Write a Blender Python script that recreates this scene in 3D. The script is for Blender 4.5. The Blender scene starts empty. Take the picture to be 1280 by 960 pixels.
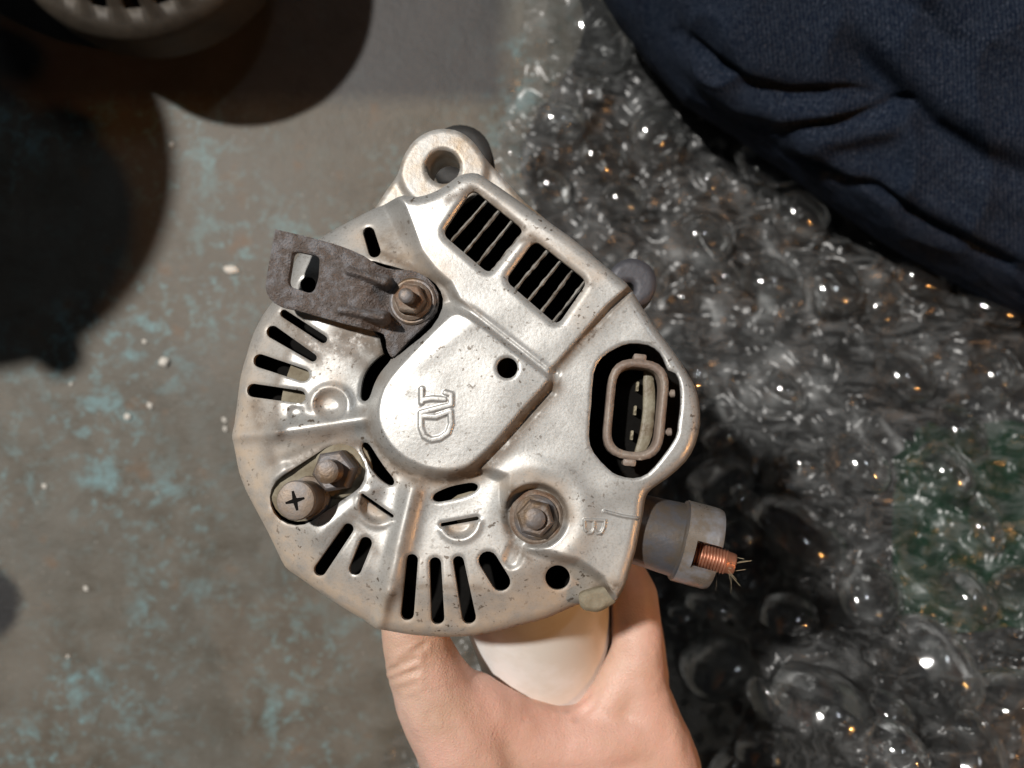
import bpy, bmesh, math, random
import numpy as np
from mathutils import Vector, Matrix, noise
from mathutils.geometry import delaunay_2d_cdt

random.seed(11)
np.random.seed(11)
scene = bpy.context.scene
COL = scene.collection

# ------------------------------------------------------------------ camera
CAMZ = 0.60                      # the phone is held 60 cm above the floor
FACE = 0.242                     # and 24 cm from the alternator's rear face
TANH = 0.6612
K = TANH / 640.0
cam = bpy.data.cameras.new('camera')
cam.sensor_fit = 'HORIZONTAL'
cam.sensor_width = 36
cam.angle_x = 2 * math.atan(TANH)
cam.clip_start = 0.01
cam.clip_end = 50
cam.dof.use_dof = True
cam.dof.focus_distance = FACE - 0.002
cam.dof.aperture_fstop = 10.5
camo = bpy.data.objects.new('camera', cam)
camo.location = (0, 0, CAMZ)
COL.objects.link(camo)
scene.camera = camo

# ------------------------------------------------------------------ light
w = bpy.data.worlds.new('World')
scene.world = w
w.use_nodes = True
w.node_tree.nodes['Background'].inputs[0].default_value = (0.80, 0.90, 1.0, 1)
w.node_tree.nodes['Background'].inputs[1].default_value = 0.014


def lamp(name, loc, target, size, power, color, shape='DISK', size_y=None):
    l = bpy.data.lights.new(name, 'AREA')
    l.shape = shape
    l.size = size
    if size_y:
        l.size_y = size_y
    l.energy = power
    l.color = color
    o = bpy.data.objects.new(name, l)
    o.location = loc
    o.rotation_euler = (Vector(target) - Vector(loc)).to_track_quat('-Z', 'Y').to_euler()
    COL.objects.link(o)
    return o


lamp('work_lamp', (-2.4, 1.6, 4.4), (0, 0, 0.3), 0.25, 285, (1.0, 0.965, 0.915))
lamp('ceiling_tube', (1.05, 1.25, 2.3), (0, 0, 0.2), 0.05, 3.6, (0.86, 0.93, 1.0), 'RECTANGLE', 0.5)
wl = lamp('warm_bulb', (0.95, -0.35, 1.05), (0.20, -0.06, 0.12), 0.035, 0.42, (1.0, 0.45, 0.13))
wl.data.spread = math.radians(50)
scene.view_settings.view_transform = 'Standard'
scene.view_settings.look = 'None'
scene.view_settings.gamma = 1
scene.view_settings.exposure = 0.22
scene.render.engine = 'CYCLES'
scene.cycles.max_bounces = 6
scene.cycles.transparent_max_bounces = 12
scene.cycles.use_denoising = True


# ------------------------------------------------------------------ helpers
NF = Vector((-0.08, 0.08, 1.0)).normalized()      # the way the rear face looks
P0 = Vector((0, 0, CAMZ - FACE))


def at(px, py, z=0.0):
    """photo pixel -> point on the plane z millimetres above the rear face"""
    d = Vector(((px - 640) * K, (480 - py) * K, -1.0))
    c = Vector((0, 0, CAMZ))
    t = (P0 + NF * (z * 0.001) - c).dot(NF) / d.dot(NF)
    return c + d * t


def at_many(P, z):
    P = np.asarray(P, float)
    z = np.asarray(z, float)
    n = np.array(NF)
    d = np.stack([(P[:, 0] - 640) * K, (480 - P[:, 1]) * K, -np.ones(len(P))], 1)
    c = np.array([0, 0, CAMZ])
    t = ((np.array(P0) - c) @ n + z * 0.001) / (d @ n)
    return c + d * t[:, None]


def deep(px, py, dist):
    """photo pixel -> point at that distance below the camera"""
    return Vector(((px - 640) * K * dist, (480 - py) * K * dist, CAMZ - dist))


def ss(a, b, x):
    t = np.clip((np.asarray(x, float) - a) / (b - a), 0, 1)
    return t * t * (3 - 2 * t)


def spline(pts, n=4):
    out = []
    m = len(pts)
    for i in range(m):
        p0, p1, p2, p3 = [np.array(pts[(i + k - 1) % m], float) for k in range(4)]
        for j in range(n):
            t = j / n
            out.append(tuple(0.5 * ((2 * p1) + (-p0 + p2) * t + (2 * p0 - 5 * p1 + 4 * p2 - p3) * t * t
                                    + (-p0 + 3 * p1 - 3 * p2 + p3) * t ** 3)))
    return out


def rounded(pts, r, n=5):
    """polygon with its corners rounded"""
    out = []
    m = len(pts)
    for i in range(m):
        a, b, c = [np.array(pts[(i + k - 1) % m], float) for k in range(3)]
        u = (a - b) / np.linalg.norm(a - b)
        v = (c - b) / np.linalg.norm(c - b)
        p, q = b + u * r, b + v * r
        for j in range(n + 1):
            t = j / n
            out.append(tuple((1 - t) ** 2 * p + 2 * t * (1 - t) * b + t * t * q))
    return out


def circle(cx, cy, r, n=28):
    return [(cx + r * math.cos(2 * math.pi * i / n), cy + r * math.sin(2 * math.pi * i / n)) for i in range(n)]


def capsule(a, b, r, r2=None, n=8):
    r2 = r if r2 is None else r2
    a, b = np.array(a, float), np.array(b, float)
    an = math.atan2(b[1] - a[1], b[0] - a[0])
    out = []
    for i in range(n + 1):
        t = an + math.pi / 2 + math.pi * i / n
        out.append((a[0] + r * math.cos(t), a[1] + r * math.sin(t)))
    for i in range(n + 1):
        t = an - math.pi / 2 + math.pi * i / n
        out.append((b[0] + r2 * math.cos(t), b[1] + r2 * math.sin(t)))
    return out


def thick_line(pts, r):
    """outline round a polyline (arc-shaped slots)"""
    p = [np.array(q, float) for q in pts]
    L, R = [], []
    for i in range(len(p)):
        d = p[min(i + 1, len(p) - 1)] - p[max(i - 1, 0)]
        d = d / np.linalg.norm(d)
        nn = np.array([-d[1], d[0]])
        k = 0.72 if i in (0, len(p) - 1) else 1.0
        L.append(tuple(p[i] + nn * r * k))
        R.append(tuple(p[i] - nn * r * k))
    d0 = (p[0] - p[1]) / np.linalg.norm(p[0] - p[1])
    d1 = (p[-1] - p[-2]) / np.linalg.norm(p[-1] - p[-2])
    return spline(L + [tuple(p[-1] + d1 * r * 0.7)] + R[::-1] + [tuple(p[0] + d0 * r * 0.7)], 3)


def sdpoly(poly, P):
    """signed distance, negative inside"""
    P = np.asarray(P, float)
    v = np.asarray(poly, float)
    best = np.full(len(P), 1e18)
    sgn = np.ones(len(P))
    x, y = P[:, 0], P[:, 1]
    m = len(v)
    for i in range(m):
        a, b = v[i], v[(i + 1) % m]
        ex, ey = b - a
        wx, wy = x - a[0], y - a[1]
        t = np.clip((wx * ex + wy * ey) / (ex * ex + ey * ey + 1e-12), 0, 1)
        dx, dy = wx - ex * t, wy - ey * t
        best = np.minimum(best, dx * dx + dy * dy)
        c1, c2, c3 = y >= a[1], y < b[1], ex * wy > ey * wx
        flip = (c1 & c2 & c3) | (~c1 & ~c2 & ~c3)
        sgn = np.where(flip, -sgn, sgn)
    return sgn * np.sqrt(best)


def dseg(P, pts):
    """distance to a polyline"""
    x, y = P[:, 0], P[:, 1]
    best = np.full(len(P), 1e18)
    for a, b in zip(pts[:-1], pts[1:]):
        ex, ey = b[0] - a[0], b[1] - a[1]
        wx, wy = x - a[0], y - a[1]
        t = np.clip((wx * ex + wy * ey) / (ex * ex + ey * ey + 1e-12), 0, 1)
        best = np.minimum(best, (wx - ex * t) ** 2 + (wy - ey * t) ** 2)
    return np.sqrt(best)


def densify(poly, s):
    out = []
    m = len(poly)
    for i in range(m):
        a, b = np.array(poly[i], float), np.array(poly[(i + 1) % m], float)
        k = max(1, int(round(np.linalg.norm(b - a) / s)))
        for j in range(k):
            out.append(tuple(a + (b - a) * j / k))
    return out


def link(name, me, mat, parent=None, smooth=True):
    o = bpy.data.objects.new(name, me)
    if mat:
        me.materials.append(mat)
    COL.objects.link(o)
    if smooth:
        me.polygons.foreach_set('use_smooth', [True] * len(me.polygons))
    if parent:
        o.parent = parent
        base = parent.matrix_world_loc if hasattr(parent, 'matrix_world_loc') else None
    return o


ROOTLOC = {}


def root_loc(o):
    while o.parent:
        o = o.parent
    return Vector(o.location)


def make(name, verts, faces, mat, parent=None, smooth=True, angle=None, attrs=None, uv=None):
    """mesh object from world-space vertices; kept relative to its top-level parent"""
    off = root_loc(parent) if parent else Vector((0, 0, 0))
    me = bpy.data.meshes.new(name)
    V = np.asarray([tuple(v) for v in verts], float) - np.array(off)
    me.from_pydata(V.tolist(), [], [tuple(int(i) for i in f) for f in faces])
    if attrs:
        for k, arr in attrs.items():
            a = me.attributes.new(k, 'FLOAT', 'POINT')
            a.data.foreach_set('value', np.asarray(arr, np.float32))
    if uv is not None:
        ul = me.uv_layers.new(name='UVMap')
        li = np.empty(len(me.loops), np.int32)
        me.loops.foreach_get('vertex_index', li)
        ul.data.foreach_set('uv', np.asarray(uv, np.float32)[li].ravel())
    me.update()
    me.polygons.foreach_set('use_smooth', [smooth] * len(me.polygons))
    if angle:
        me.set_sharp_from_angle(angle=math.radians(angle))
    me.materials.append(mat)
    o = bpy.data.objects.new(name, me)
    COL.objects.link(o)
    if parent:
        o.parent = parent
    return o


def sheet(name, outline, holes, hfun, mat, parent, spacing=2.5, thick=1.6, outer=None, attrs=None, extra=None,
          bottom=False, angle=None):
    """a pressed plate: outline with openings, height hfun(P) in mm above the rear face, edges turned down"""
    loops = [densify(outline, spacing)] + [densify(h, spacing * 0.8) for h in holes]
    pts, edges = [], []
    for lp in loops:
        s = len(pts)
        pts += lp
        edges += [(s + i, s + (i + 1) % len(lp)) for i in range(len(lp))]
    o = np.array(outline)
    x0, y0 = o.min(0)
    x1, y1 = o.max(0)
    gx, gy = np.meshgrid(np.arange(x0, x1, spacing), np.arange(y0, y1, spacing * 0.87))
    gx = gx + (np.arange(gx.shape[0]) % 2)[:, None] * spacing * 0.5
    G = np.stack([gx.ravel(), gy.ravel()], 1)
    if extra:
        for (ax, ay, bx, by, sp) in extra:
            keep = ~((G[:, 0] > ax) & (G[:, 0] < bx) & (G[:, 1] > ay) & (G[:, 1] < by))
            ex, ey = np.meshgrid(np.arange(ax, bx, sp), np.arange(ay, by, sp))
            G = np.concatenate([G[keep], np.stack([ex.ravel(), ey.ravel()], 1)])

    def domain(Q, m):
        ok = sdpoly(outline, Q) < -m
        for h in holes:
            hh = np.array(h)
            a, b = hh.min(0) - 3, hh.max(0) + 3
            box = ok & (Q[:, 0] > a[0]) & (Q[:, 0] < b[0]) & (Q[:, 1] > a[1]) & (Q[:, 1] < b[1])
            idx = np.where(box)[0]
            if len(idx):
                ok[idx] &= sdpoly(h, Q[idx]) > m
        return ok
    G = G[domain(G, spacing * 0.5)]
    allp = [Vector(p) for p in pts] + [Vector((a, b)) for a, b in G]
    V, _, F = delaunay_2d_cdt(allp, edges, [], 0, 1e-4, False)[:3]
    V = np.array([tuple(v) for v in V])
    F = np.array([f for f in F if len(f) == 3])
    cen = V[F].mean(1)
    F = F[domain(cen, 0.0)]
    used = np.unique(F)
    remap = -np.ones(len(V), int)
    remap[used] = np.arange(len(used))
    V, F = V[used], remap[F]
    # orientation: photo y runs down, so turn to face the camera
    a = V[F]
    ar = (a[:, 1, 0] - a[:, 0, 0]) * (a[:, 2, 1] - a[:, 0, 1]) - (a[:, 2, 0] - a[:, 0, 0]) * (a[:, 1, 1] - a[:, 0, 1])
    F = np.where((ar > 0)[:, None], F[:, ::-1], F)
    z = hfun(V)
    W = at_many(V, z)
    at_vals = {k: f(V) for k, f in attrs.items()} if attrs else None
    cnt = {}
    for f in F:
        for i in range(3):
            e = (int(f[i]), int(f[(i + 1) % 3]))
            cnt[e] = 1
    bnd = [e for e in cnt if (e[1], e[0]) not in cnt]
    bv = sorted(set([e[0] for e in bnd] + [e[1] for e in bnd]))
    bi = {v: k for k, v in enumerate(bv)}
    bv = np.array(bv)
    th = np.full(len(bv), thick, float)
    if outer is not None:
        d = np.abs(sdpoly(outline, V[bv]))
        th = np.where(d < 0.5, outer, thick)
    n = np.array(NF)
    W_low = W[bv] - n[None, :] * (th * 0.001)[:, None]
    base = len(W)
    verts = np.concatenate([W, W[bv], W_low])
    faces = [tuple(f) for f in F]
    nb = len(bv)
    for (p, q) in bnd:
        faces.append((base + bi[q], base + bi[p], base + nb + bi[p], base + nb + bi[q]))
    if bottom:
        b2 = len(verts)
        verts = np.concatenate([verts, W - n[None, :] * thick * 0.001])
        faces += [tuple(b2 + np.array(f[::-1])) for f in F]
    if at_vals:
        full = {}
        for k, arr in at_vals.items():
            parts = [arr, arr[bv], arr[bv]]
            if bottom:
                parts.append(arr)
            full[k] = np.concatenate(parts)
        at_vals = full
    return make(name, verts, faces, mat, parent, True, angle, at_vals)


def axes(axis):
    a = Vector(axis).normalized()
    u = a.cross(Vector((0.3, 0.9, 0.1))).normalized()
    return a, u, a.cross(u)


def lathe(name, origin, axis, prof, mat, parent, seg=32, smooth=True, angle=35, wob=0.0, phase=0.0):
    """prof: list of (radius mm, height mm along axis)"""
    a, u, v = axes(axis)
    o = Vector(origin)
    verts, faces = [], []
    for (r, h) in prof:
        for i in range(seg):
            t = 2 * math.pi * i / seg + phase
            rr = r * (1 + wob * (noise.noise((math.cos(t) * 1.5, math.sin(t) * 1.5, h * 0.15)) if wob else 0))
            verts.append(o + (u * math.cos(t) + v * math.sin(t)) * rr * 0.001 + a * h * 0.001)
    for j in range(len(prof) - 1):
        for i in range(seg):
            k = (i + 1) % seg
            faces.append((j * seg + i, j * seg + k, (j + 1) * seg + k, (j + 1) * seg + i))
    faces.append(tuple(range((len(prof) - 1) * seg, len(prof) * seg)))
    faces.append(tuple(range(seg - 1, -1, -1)))
    return make(name, verts, faces, mat, parent, smooth, angle)


def empty(name, loc, label, cat, group=None):
    o = bpy.data.objects.new(name, None)
    o.empty_display_size = 0.02
    o.location = loc
    COL.objects.link(o)
    tag(o, label, cat, group)
    return o


def tag(o, label, cat, group=None):
    o['label'] = label
    o['category'] = cat
    if group:
        o['group'] = group
    return o


# ------------------------------------------------------------------ materials
class Mat:
    def __init__(self, name):
        self.m = bpy.data.materials.new(name)
        self.m.use_nodes = True
        self.t = self.m.node_tree
        self.b = self.t.nodes['Principled BSDF']
        self.out = self.t.nodes['Material Output']

    def n(self, typ, **kw):
        nd = self.t.nodes.new(typ)
        for k, v in kw.items():
            if k in nd.inputs:
                self.put(nd.inputs[k], v)
            else:
                setattr(nd, k, v)
        return nd

    def put(self, sock, v):
        if isinstance(v, bpy.types.NodeSocket):
            self.t.links.new(v, sock)
        else:
            if isinstance(v, tuple) and len(v) == 3 and sock.type == 'RGBA':
                v = v + (1,)
            sock.default_value = v

    def set(self, **kw):
        for k, v in kw.items():
            self.put(self.b.inputs[k.replace('_', ' ')], v)

    def coord(self, kind='Object', scale=(1, 1, 1), rot=(0, 0, 0)):
        tc = self.n('ShaderNodeTexCoord')
        mp = self.n('ShaderNodeMapping')
        self.t.links.new(tc.outputs[kind], mp.inputs[0])
        mp.inputs['Scale'].default_value = scale
        mp.inputs['Rotation'].default_value = rot
        return mp.outputs[0]

    def noise(self, vec, scale, detail=4, rough=0.55, dist=0.0):
        nd = self.n('ShaderNodeTexNoise')
        self.put(nd.inputs['Vector'], vec)
        nd.inputs['Scale'].default_value = scale
        nd.inputs['Detail'].default_value = detail
        nd.inputs['Roughness'].default_value = rough
        nd.inputs['Distortion'].default_value = dist
        return nd.outputs[0]

    def ramp(self, fac, stops):
        nd = self.n('ShaderNodeValToRGB')
        self.put(nd.inputs[0], fac)
        el = nd.color_ramp.elements
        while len(el) < len(stops):
            el.new(0.5)
        for e, (p, c) in zip(el, stops):
            e.position = p
            e.color = (c, c, c, 1) if not isinstance(c, tuple) else c + (1,)
        return nd.outputs[0]

    def mix(self, fac, a, b, blend='MIX'):
        nd = self.n('ShaderNodeMix', data_type='RGBA', blend_type=blend)
        self.put(nd.inputs[0], fac)
        self.put(nd.inputs[6], a)
        self.put(nd.inputs[7], b)
        return nd.outputs[2]

    def math(self, op, a, b=None, c=None, clamp=False):
        nd = self.n('ShaderNodeMath', operation=op, use_clamp=clamp)
        self.put(nd.inputs[0], a)
        if b is not None:
            self.put(nd.inputs[1], b)
        if c is not None:
            self.put(nd.inputs[2], c)
        return nd.outputs[0]

    def attr(self, name):
        return self.n('ShaderNodeAttribute', attribute_name=name).outputs['Fac']

    def bump(self, h, strength, dist=0.001, normal=None):
        nd = self.n('ShaderNodeBump')
        self.put(nd.inputs['Height'], h)
        nd.inputs['Strength'].default_value = strength
        nd.inputs['Distance'].default_value = dist
        if normal:
            self.put(nd.inputs['Normal'], normal)
        return nd.outputs[0]


def simple(name, col, rough=0.5, metal=0.0, var=0.25, scale=300, bump=0.15, bdist=0.0004, dirt=None, dirt_amt=0.5):
    m = Mat(name)
    c = m.coord()
    n1 = m.noise(c, scale, 5, 0.6)
    n2 = m.noise(c, scale * 0.2, 4, 0.6)
    dark = tuple(x * (1 - var) for x in col)
    lite = tuple(min(1, x * (1 + var)) for x in col)
    base = m.mix(n1, dark, lite)
    if dirt:
        base = m.mix(m.ramp(n2, [(0.5 - 0.28 * dirt_amt, 1.0), (0.62, 0.0)]), base, dirt)
    m.set(Base_Color=base, Roughness=m.math('ADD', m.math('MULTIPLY', n2, 0.3), rough - 0.15), Metallic=metal,
          Normal=m.bump(n1, bump, bdist))
    return m.m


def cover_material():
    m = Mat('pressed_aluminium')
    c = m.coord()
    n_fine = m.noise(c, 900, 4, 0.6)
    n_mid = m.noise(c, 160, 5, 0.62)
    n_big = m.noise(c, 38, 4, 0.55)
    st = m.noise(m.coord('Object', (1, 9, 1), (0, 0, 0.6)), 330, 3, 0.6)
    base = m.mix(n_big, (0.315, 0.312, 0.30), (0.49, 0.49, 0.482))
    base = m.mix(m.math('MULTIPLY', st, 0.30), base, (0.58, 0.575, 0.55))
    grain = m.noise(c, 1500, 3, 0.7)
    base = m.mix(m.ramp(grain, [(0.36, 0.40), (0.50, 0.0)]), base, (0.24, 0.21, 0.17))
    # tan road dust film, where the plate is dusty
    dust = m.attr('dust')
    dn = m.math('MULTIPLY', dust, m.ramp(n_mid, [(0.30, 0.35), (0.62, 1.0)]), clamp=True)
    base = m.mix(dn, base, m.mix(n_mid, (0.33, 0.235, 0.155), (0.45, 0.355, 0.26)))
    # brown grime caked in seams, broken up
    gr = m.attr('grime')
    gn = m.math('MULTIPLY', gr, m.ramp(m.noise(c, 260, 5, 0.7), [(0.30, 0.25), (0.50, 1.0)]), clamp=True)
    base = m.mix(gn, base, m.mix(n_fine, (0.045, 0.030, 0.018), (0.17, 0.115, 0.07)))
    # scattered corrosion pits
    pit = m.ramp(m.noise(c, 620, 2, 0.5), [(0.62, 0.0), (0.68, 1.0)])
    pit = m.math('MULTIPLY', pit, m.ramp(m.noise(c, 55, 3), [(0.40, 0.0), (0.60, 0.85)]))
    base = m.mix(pit, base, (0.08, 0.055, 0.035))
    rough = m.math('ADD', m.math('MULTIPLY', n_mid, 0.24), 0.27)
    rough = m.math('ADD', rough, m.math('MULTIPLY', m.math('ADD', dn, gn), 0.30), clamp=True)
    metal = m.math('SUBTRACT', 0.48, m.math('MULTIPLY', m.math('ADD', dn, gn), 0.62), clamp=True)
    bmp = m.bump(n_fine, 0.10, 0.0004, m.bump(m.math('ADD', n_mid, m.math('MULTIPLY', gn, 0.5)), 0.06, 0.0012))
    m.set(Base_Color=base, Roughness=rough, Metallic=metal, Normal=bmp)
    return m.m


def floor_material():
    m = Mat('worn_painted_concrete')
    c = m.coord()
    big = m.noise(c, 5, 5, 0.6)
    mid = m.noise(c, 28, 6, 0.65, 0.4)
    fine = m.noise(c, 220, 5, 0.65)
    base = m.mix(m.ramp(mid, [(0.36, 0.0), (0.64, 1.0)]), (0.080, 0.068, 0.050), (0.148, 0.136, 0.114))
    base = m.mix(m.ramp(big, [(0.42, 0.0), (0.62, 0.7)]), base, (0.145, 0.140, 0.125))
    base = m.mix(m.math('MULTIPLY', fine, 0.35), base, (0.09, 0.072, 0.055))
    # remnants of blue-green floor paint
    zone = m.ramp(m.noise(c, 7.5, 3, 0.5), [(0.42, 0.10), (0.58, 1.0)])
    fl = m.math('MAXIMUM', m.ramp(m.noise(c, 95, 6, 0.68, 0.2), [(0.52, 0.0), (0.64, 0.9)]), m.ramp(m.noise(c, 36, 6, 0.66, 0.3), [(0.53, 0.0), (0.64, 1.0)]))
    paint = m.math('MULTIPLY', m.math('MULTIPLY', zone, fl), m.ramp(fine, [(0.35, 0.35), (0.6, 0.9)]))
    base = m.mix(paint, base, (0.165, 0.275, 0.29))
    # rusty blotches
    base = m.mix(m.ramp(m.noise(c, 40, 4, 0.5), [(0.62, 0.0), (0.74, 0.5)]), base, (0.17, 0.10, 0.055))
    # pale grit ground into the surface
    sp = m.ramp(m.noise(c, 420, 1, 0.4), [(0.74, 0.0), (0.79, 1.0)])
    base = m.mix(m.math('MULTIPLY', sp, 0.6), base, (0.42, 0.39, 0.34))
    # top-edge shade painted into the floor colour, with a straight border
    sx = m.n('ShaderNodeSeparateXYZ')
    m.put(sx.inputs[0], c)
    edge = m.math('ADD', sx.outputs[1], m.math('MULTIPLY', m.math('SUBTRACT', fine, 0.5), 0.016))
    shade_strip = m.math('MULTIPLY', m.ramp(m.math('ADD', m.math('MULTIPLY', m.math('SUBTRACT', edge, 0.2195), 40), 0.5),
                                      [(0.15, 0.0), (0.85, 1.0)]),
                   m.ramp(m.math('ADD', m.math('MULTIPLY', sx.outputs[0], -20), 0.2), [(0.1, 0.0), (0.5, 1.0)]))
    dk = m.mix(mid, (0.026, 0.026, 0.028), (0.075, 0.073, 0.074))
    base = m.mix(m.math('MULTIPLY', shade_strip, 0.92), base, dk)
    vd = m.n('ShaderNodeVectorMath', operation='DISTANCE')  # round dark spot near the left edge, ragged at its rim
    m.put(vd.inputs[0], c)
    vd.inputs[1].default_value = (-0.405, -0.170, 0)
    dark_spot = m.ramp(m.math('ADD', vd.outputs['Value'], m.math('MULTIPLY', m.math('SUBTRACT', mid, 0.5), 0.02)),
                 [(0.022, 1.0), (0.030, 0.0)])
    base = m.mix(dark_spot, base, (0.018, 0.018, 0.019))
    m.set(Base_Color=base, Roughness=m.math('ADD', m.math('MULTIPLY', mid, 0.3), 0.45),
          Normal=m.bump(fine, 0.35, 0.0015, m.bump(mid, 0.3, 0.004)))
    m.b.inputs['Specular IOR Level'].default_value = 0.35
    return m.m


def film_material(name, milk, rough, tint, bs, bd, refl, cap):
    m = Mat(name)
    m.t.nodes.remove(m.b)
    c = m.coord()
    wr = m.noise(c, 70, 6, 0.66, 0.6)
    fine = m.noise(c, 420, 3, 0.6)
    nrm = m.bump(fine, bs * 0.3, 0.0008, m.bump(wr, bs, bd))
    tr = m.n('ShaderNodeBsdfTransparent')
    tr.inputs[0].default_value = tint + (1,)
    gl = m.n('ShaderNodeBsdfGlossy')
    gl.inputs['Color'].default_value = (1, 1, 1, 1)
    gl.inputs['Roughness'].default_value = rough
    m.put(gl.inputs['Normal'], nrm)
    df = m.n('ShaderNodeBsdfDiffuse')
    df.inputs[0].default_value = (0.68, 0.69, 0.69, 1)
    m.put(df.inputs['Normal'], nrm)
    fr = m.n('ShaderNodeFresnel')
    fr.inputs['IOR'].default_value = 1.5
    m.put(fr.inputs['Normal'], nrm)
    mk = m.ramp(m.noise(m.coord('Object', (1, 2.6, 1), (0, 0, 0.9)), 34, 5, 0.72, 1.6), [(0.44, milk * 0.12), (0.60, milk)])
    s1 = m.n('ShaderNodeMixShader')
    m.put(s1.inputs[0], mk)
    m.t.links.new(tr.outputs[0], s1.inputs[1])
    m.t.links.new(df.outputs[0], s1.inputs[2])
    s2 = m.n('ShaderNodeMixShader')
    m.put(s2.inputs[0], m.math('MINIMUM', m.math('MULTIPLY', fr.outputs[0], refl), cap))
    m.t.links.new(s1.outputs[0], s2.inputs[1])
    m.t.links.new(gl.outputs[0], s2.inputs[2])
    m.t.links.new(s2.outputs[0], m.out.inputs[0])
    return m.m


def denim_material():
    m = Mat('dark_denim')
    uv = m.coord('UV')
    c = m.coord()
    wv = m.n('ShaderNodeTexWave', wave_type='BANDS', bands_direction='DIAGONAL')
    m.put(wv.inputs['Vector'], uv)
    wv.inputs['Scale'].default_value = 210
    wv.inputs['Distortion'].default_value = 6.0
    wv.inputs['Detail'].default_value = 2
    wv.inputs['Detail Scale'].default_value = 3
    thread = m.noise(m.coord('UV', (1, 3, 1)), 900, 3, 0.7)
    big = m.noise(c, 18, 4, 0.6)
    base = m.mix(big, (0.0020, 0.0042, 0.0105), (0.0045, 0.009, 0.021))
    sp = m.math('MULTIPLY', wv.outputs['Fac'], m.ramp(thread, [(0.50, 0.0), (0.66, 1.0)]))
    base = m.mix(m.math('MULTIPLY', sp, 0.9), base, (0.13, 0.155, 0.20))
    m.set(Base_Color=base, Roughness=0.85, Normal=m.bump(m.math('ADD', m.math('MULTIPLY', wv.outputs['Fac'], 0.4), thread), 0.5, 0.0008))
    m.b.inputs['Specular IOR Level'].default_value = 0.06
    m.b.inputs['Sheen Weight'].default_value = 0.0
    return m.m


def skin_material():
    m = Mat('skin')
    c = m.coord()
    n1 = m.noise(c, 45, 4, 0.6)
    n2 = m.noise(c, 420, 5, 0.65)
    vor = m.n('ShaderNodeTexVoronoi', feature='DISTANCE_TO_EDGE')
    m.put(vor.inputs['Vector'], m.coord('Object', (1, 1, 1)))
    vor.inputs['Scale'].default_value = 900
    base = m.mix(m.ramp(n1, [(0.35, 0.0), (0.65, 1.0)]), (0.53, 0.355, 0.265), (0.63, 0.435, 0.35))
    base = m.mix(m.math('MULTIPLY', n2, 0.25), base, (0.46, 0.25, 0.18))
    base = m.mix(m.ramp(m.noise(c, 22, 3, 0.5), [(0.46, 0.0), (0.64, 0.45)]), base, (0.60, 0.325, 0.27))
    m.set(Base_Color=base, Roughness=0.46, Normal=m.bump(m.math('ADD', m.math('MULTIPLY', vor.outputs[0], 0.8), n2), 0.40, 0.0008))
    m.b.inputs['Subsurface Weight'].default_value = 0.25
    m.b.inputs['Subsurface Radius'].default_value = (0.006, 0.002, 0.001)
    m.b.inputs['Subsurface Scale'].default_value = 0.6
    return m.m


M_cover = cover_material()
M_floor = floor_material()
M_cast = simple('cast_aluminium', (0.43, 0.42, 0.40), 0.5, 0.45, 0.15, 500, 0.3, 0.0006, (0.30, 0.23, 0.16), 0.5)
M_castdark = simple('dull_cast_aluminium', (0.06, 0.06, 0.07), 0.55, 0.3, 0.2, 400, 0.3, 0.0006)
M_brack = simple('rusty_steel', (0.235, 0.225, 0.232), 0.66, 0.3, 0.5, 1500, 1.0, 0.0012, (0.145, 0.118, 0.105), 0.2)
M_nut = simple('weathered_zinc', (0.155, 0.148, 0.152), 0.52, 0.5, 0.3, 700, 0.4, 0.0005, (0.15, 0.10, 0.06), 0.6)
M_screw = simple('weathered_screw_zinc', (0.20, 0.185, 0.18), 0.55, 0.3, 0.3, 700, 0.35, 0.0005, (0.22, 0.17, 0.13), 0.4)
M_rustnut = simple('rusty_nut', (0.20, 0.165, 0.135), 0.62, 0.3, 0.4, 900, 0.6, 0.0006, (0.15, 0.085, 0.05), 0.5)
M_dusty = simple('dusty_plate', (0.255, 0.225, 0.165), 0.75, 0.1, 0.25, 700, 0.5, 0.0005, (0.15, 0.12, 0.075), 0.5)
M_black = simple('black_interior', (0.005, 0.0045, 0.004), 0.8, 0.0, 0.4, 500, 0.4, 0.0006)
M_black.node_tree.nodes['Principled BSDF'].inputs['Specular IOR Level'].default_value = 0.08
M_shell = simple('brown_plastic', (0.185, 0.140, 0.115), 0.48, 0.0, 0.25, 700, 0.45, 0.0006, (0.24, 0.195, 0.16), 0.4)
M_seal = simple('aged_white_plastic', (0.24, 0.22, 0.16), 0.5, 0.0, 0.3, 600, 0.5, 0.0006, (0.13, 0.095, 0.06), 0.55)
M_pin = simple('tinned_pin', (0.22, 0.19, 0.13), 0.6, 0.3, 0.1, 600, 0.1)
M_collar = simple('grey_insulator', (0.085, 0.088, 0.10), 0.36, 0.25, 0.2, 700, 0.3, 0.0004, (0.10, 0.082, 0.066), 0.3)
M_chrome = simple('plated_steel', (0.25, 0.255, 0.275), 0.30, 0.30, 0.12, 700, 0.2, 0.0003, (0.20, 0.17, 0.14), 0.15)
M_copper = simple('copper_stud', (0.50, 0.235, 0.15), 0.42, 0.6, 0.2, 600, 0.3, 0.0003, (0.30, 0.13, 0.08), 0.5)
M_fin = simple('dusty_fin', (0.30, 0.285, 0.26), 0.7, 0.1, 0.4, 900, 0.7, 0.0008, (0.12, 0.10, 0.08), 0.6)
M_white = simple('white_plastic', (0.86, 0.86, 0.84), 0.34, 0.0, 0.03, 200, 0.08, 0.0004, (0.78, 0.76, 0.71), 0.1)
M_shaded_brown = simple('shaded_brown_aluminium', (0.050, 0.040, 0.029), 0.6, 0.3, 0.3, 260, 0.4, 0.0006, (0.028, 0.022, 0.016), 0.6)  # brown base darkened to hold the shade of the top left corner
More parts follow.
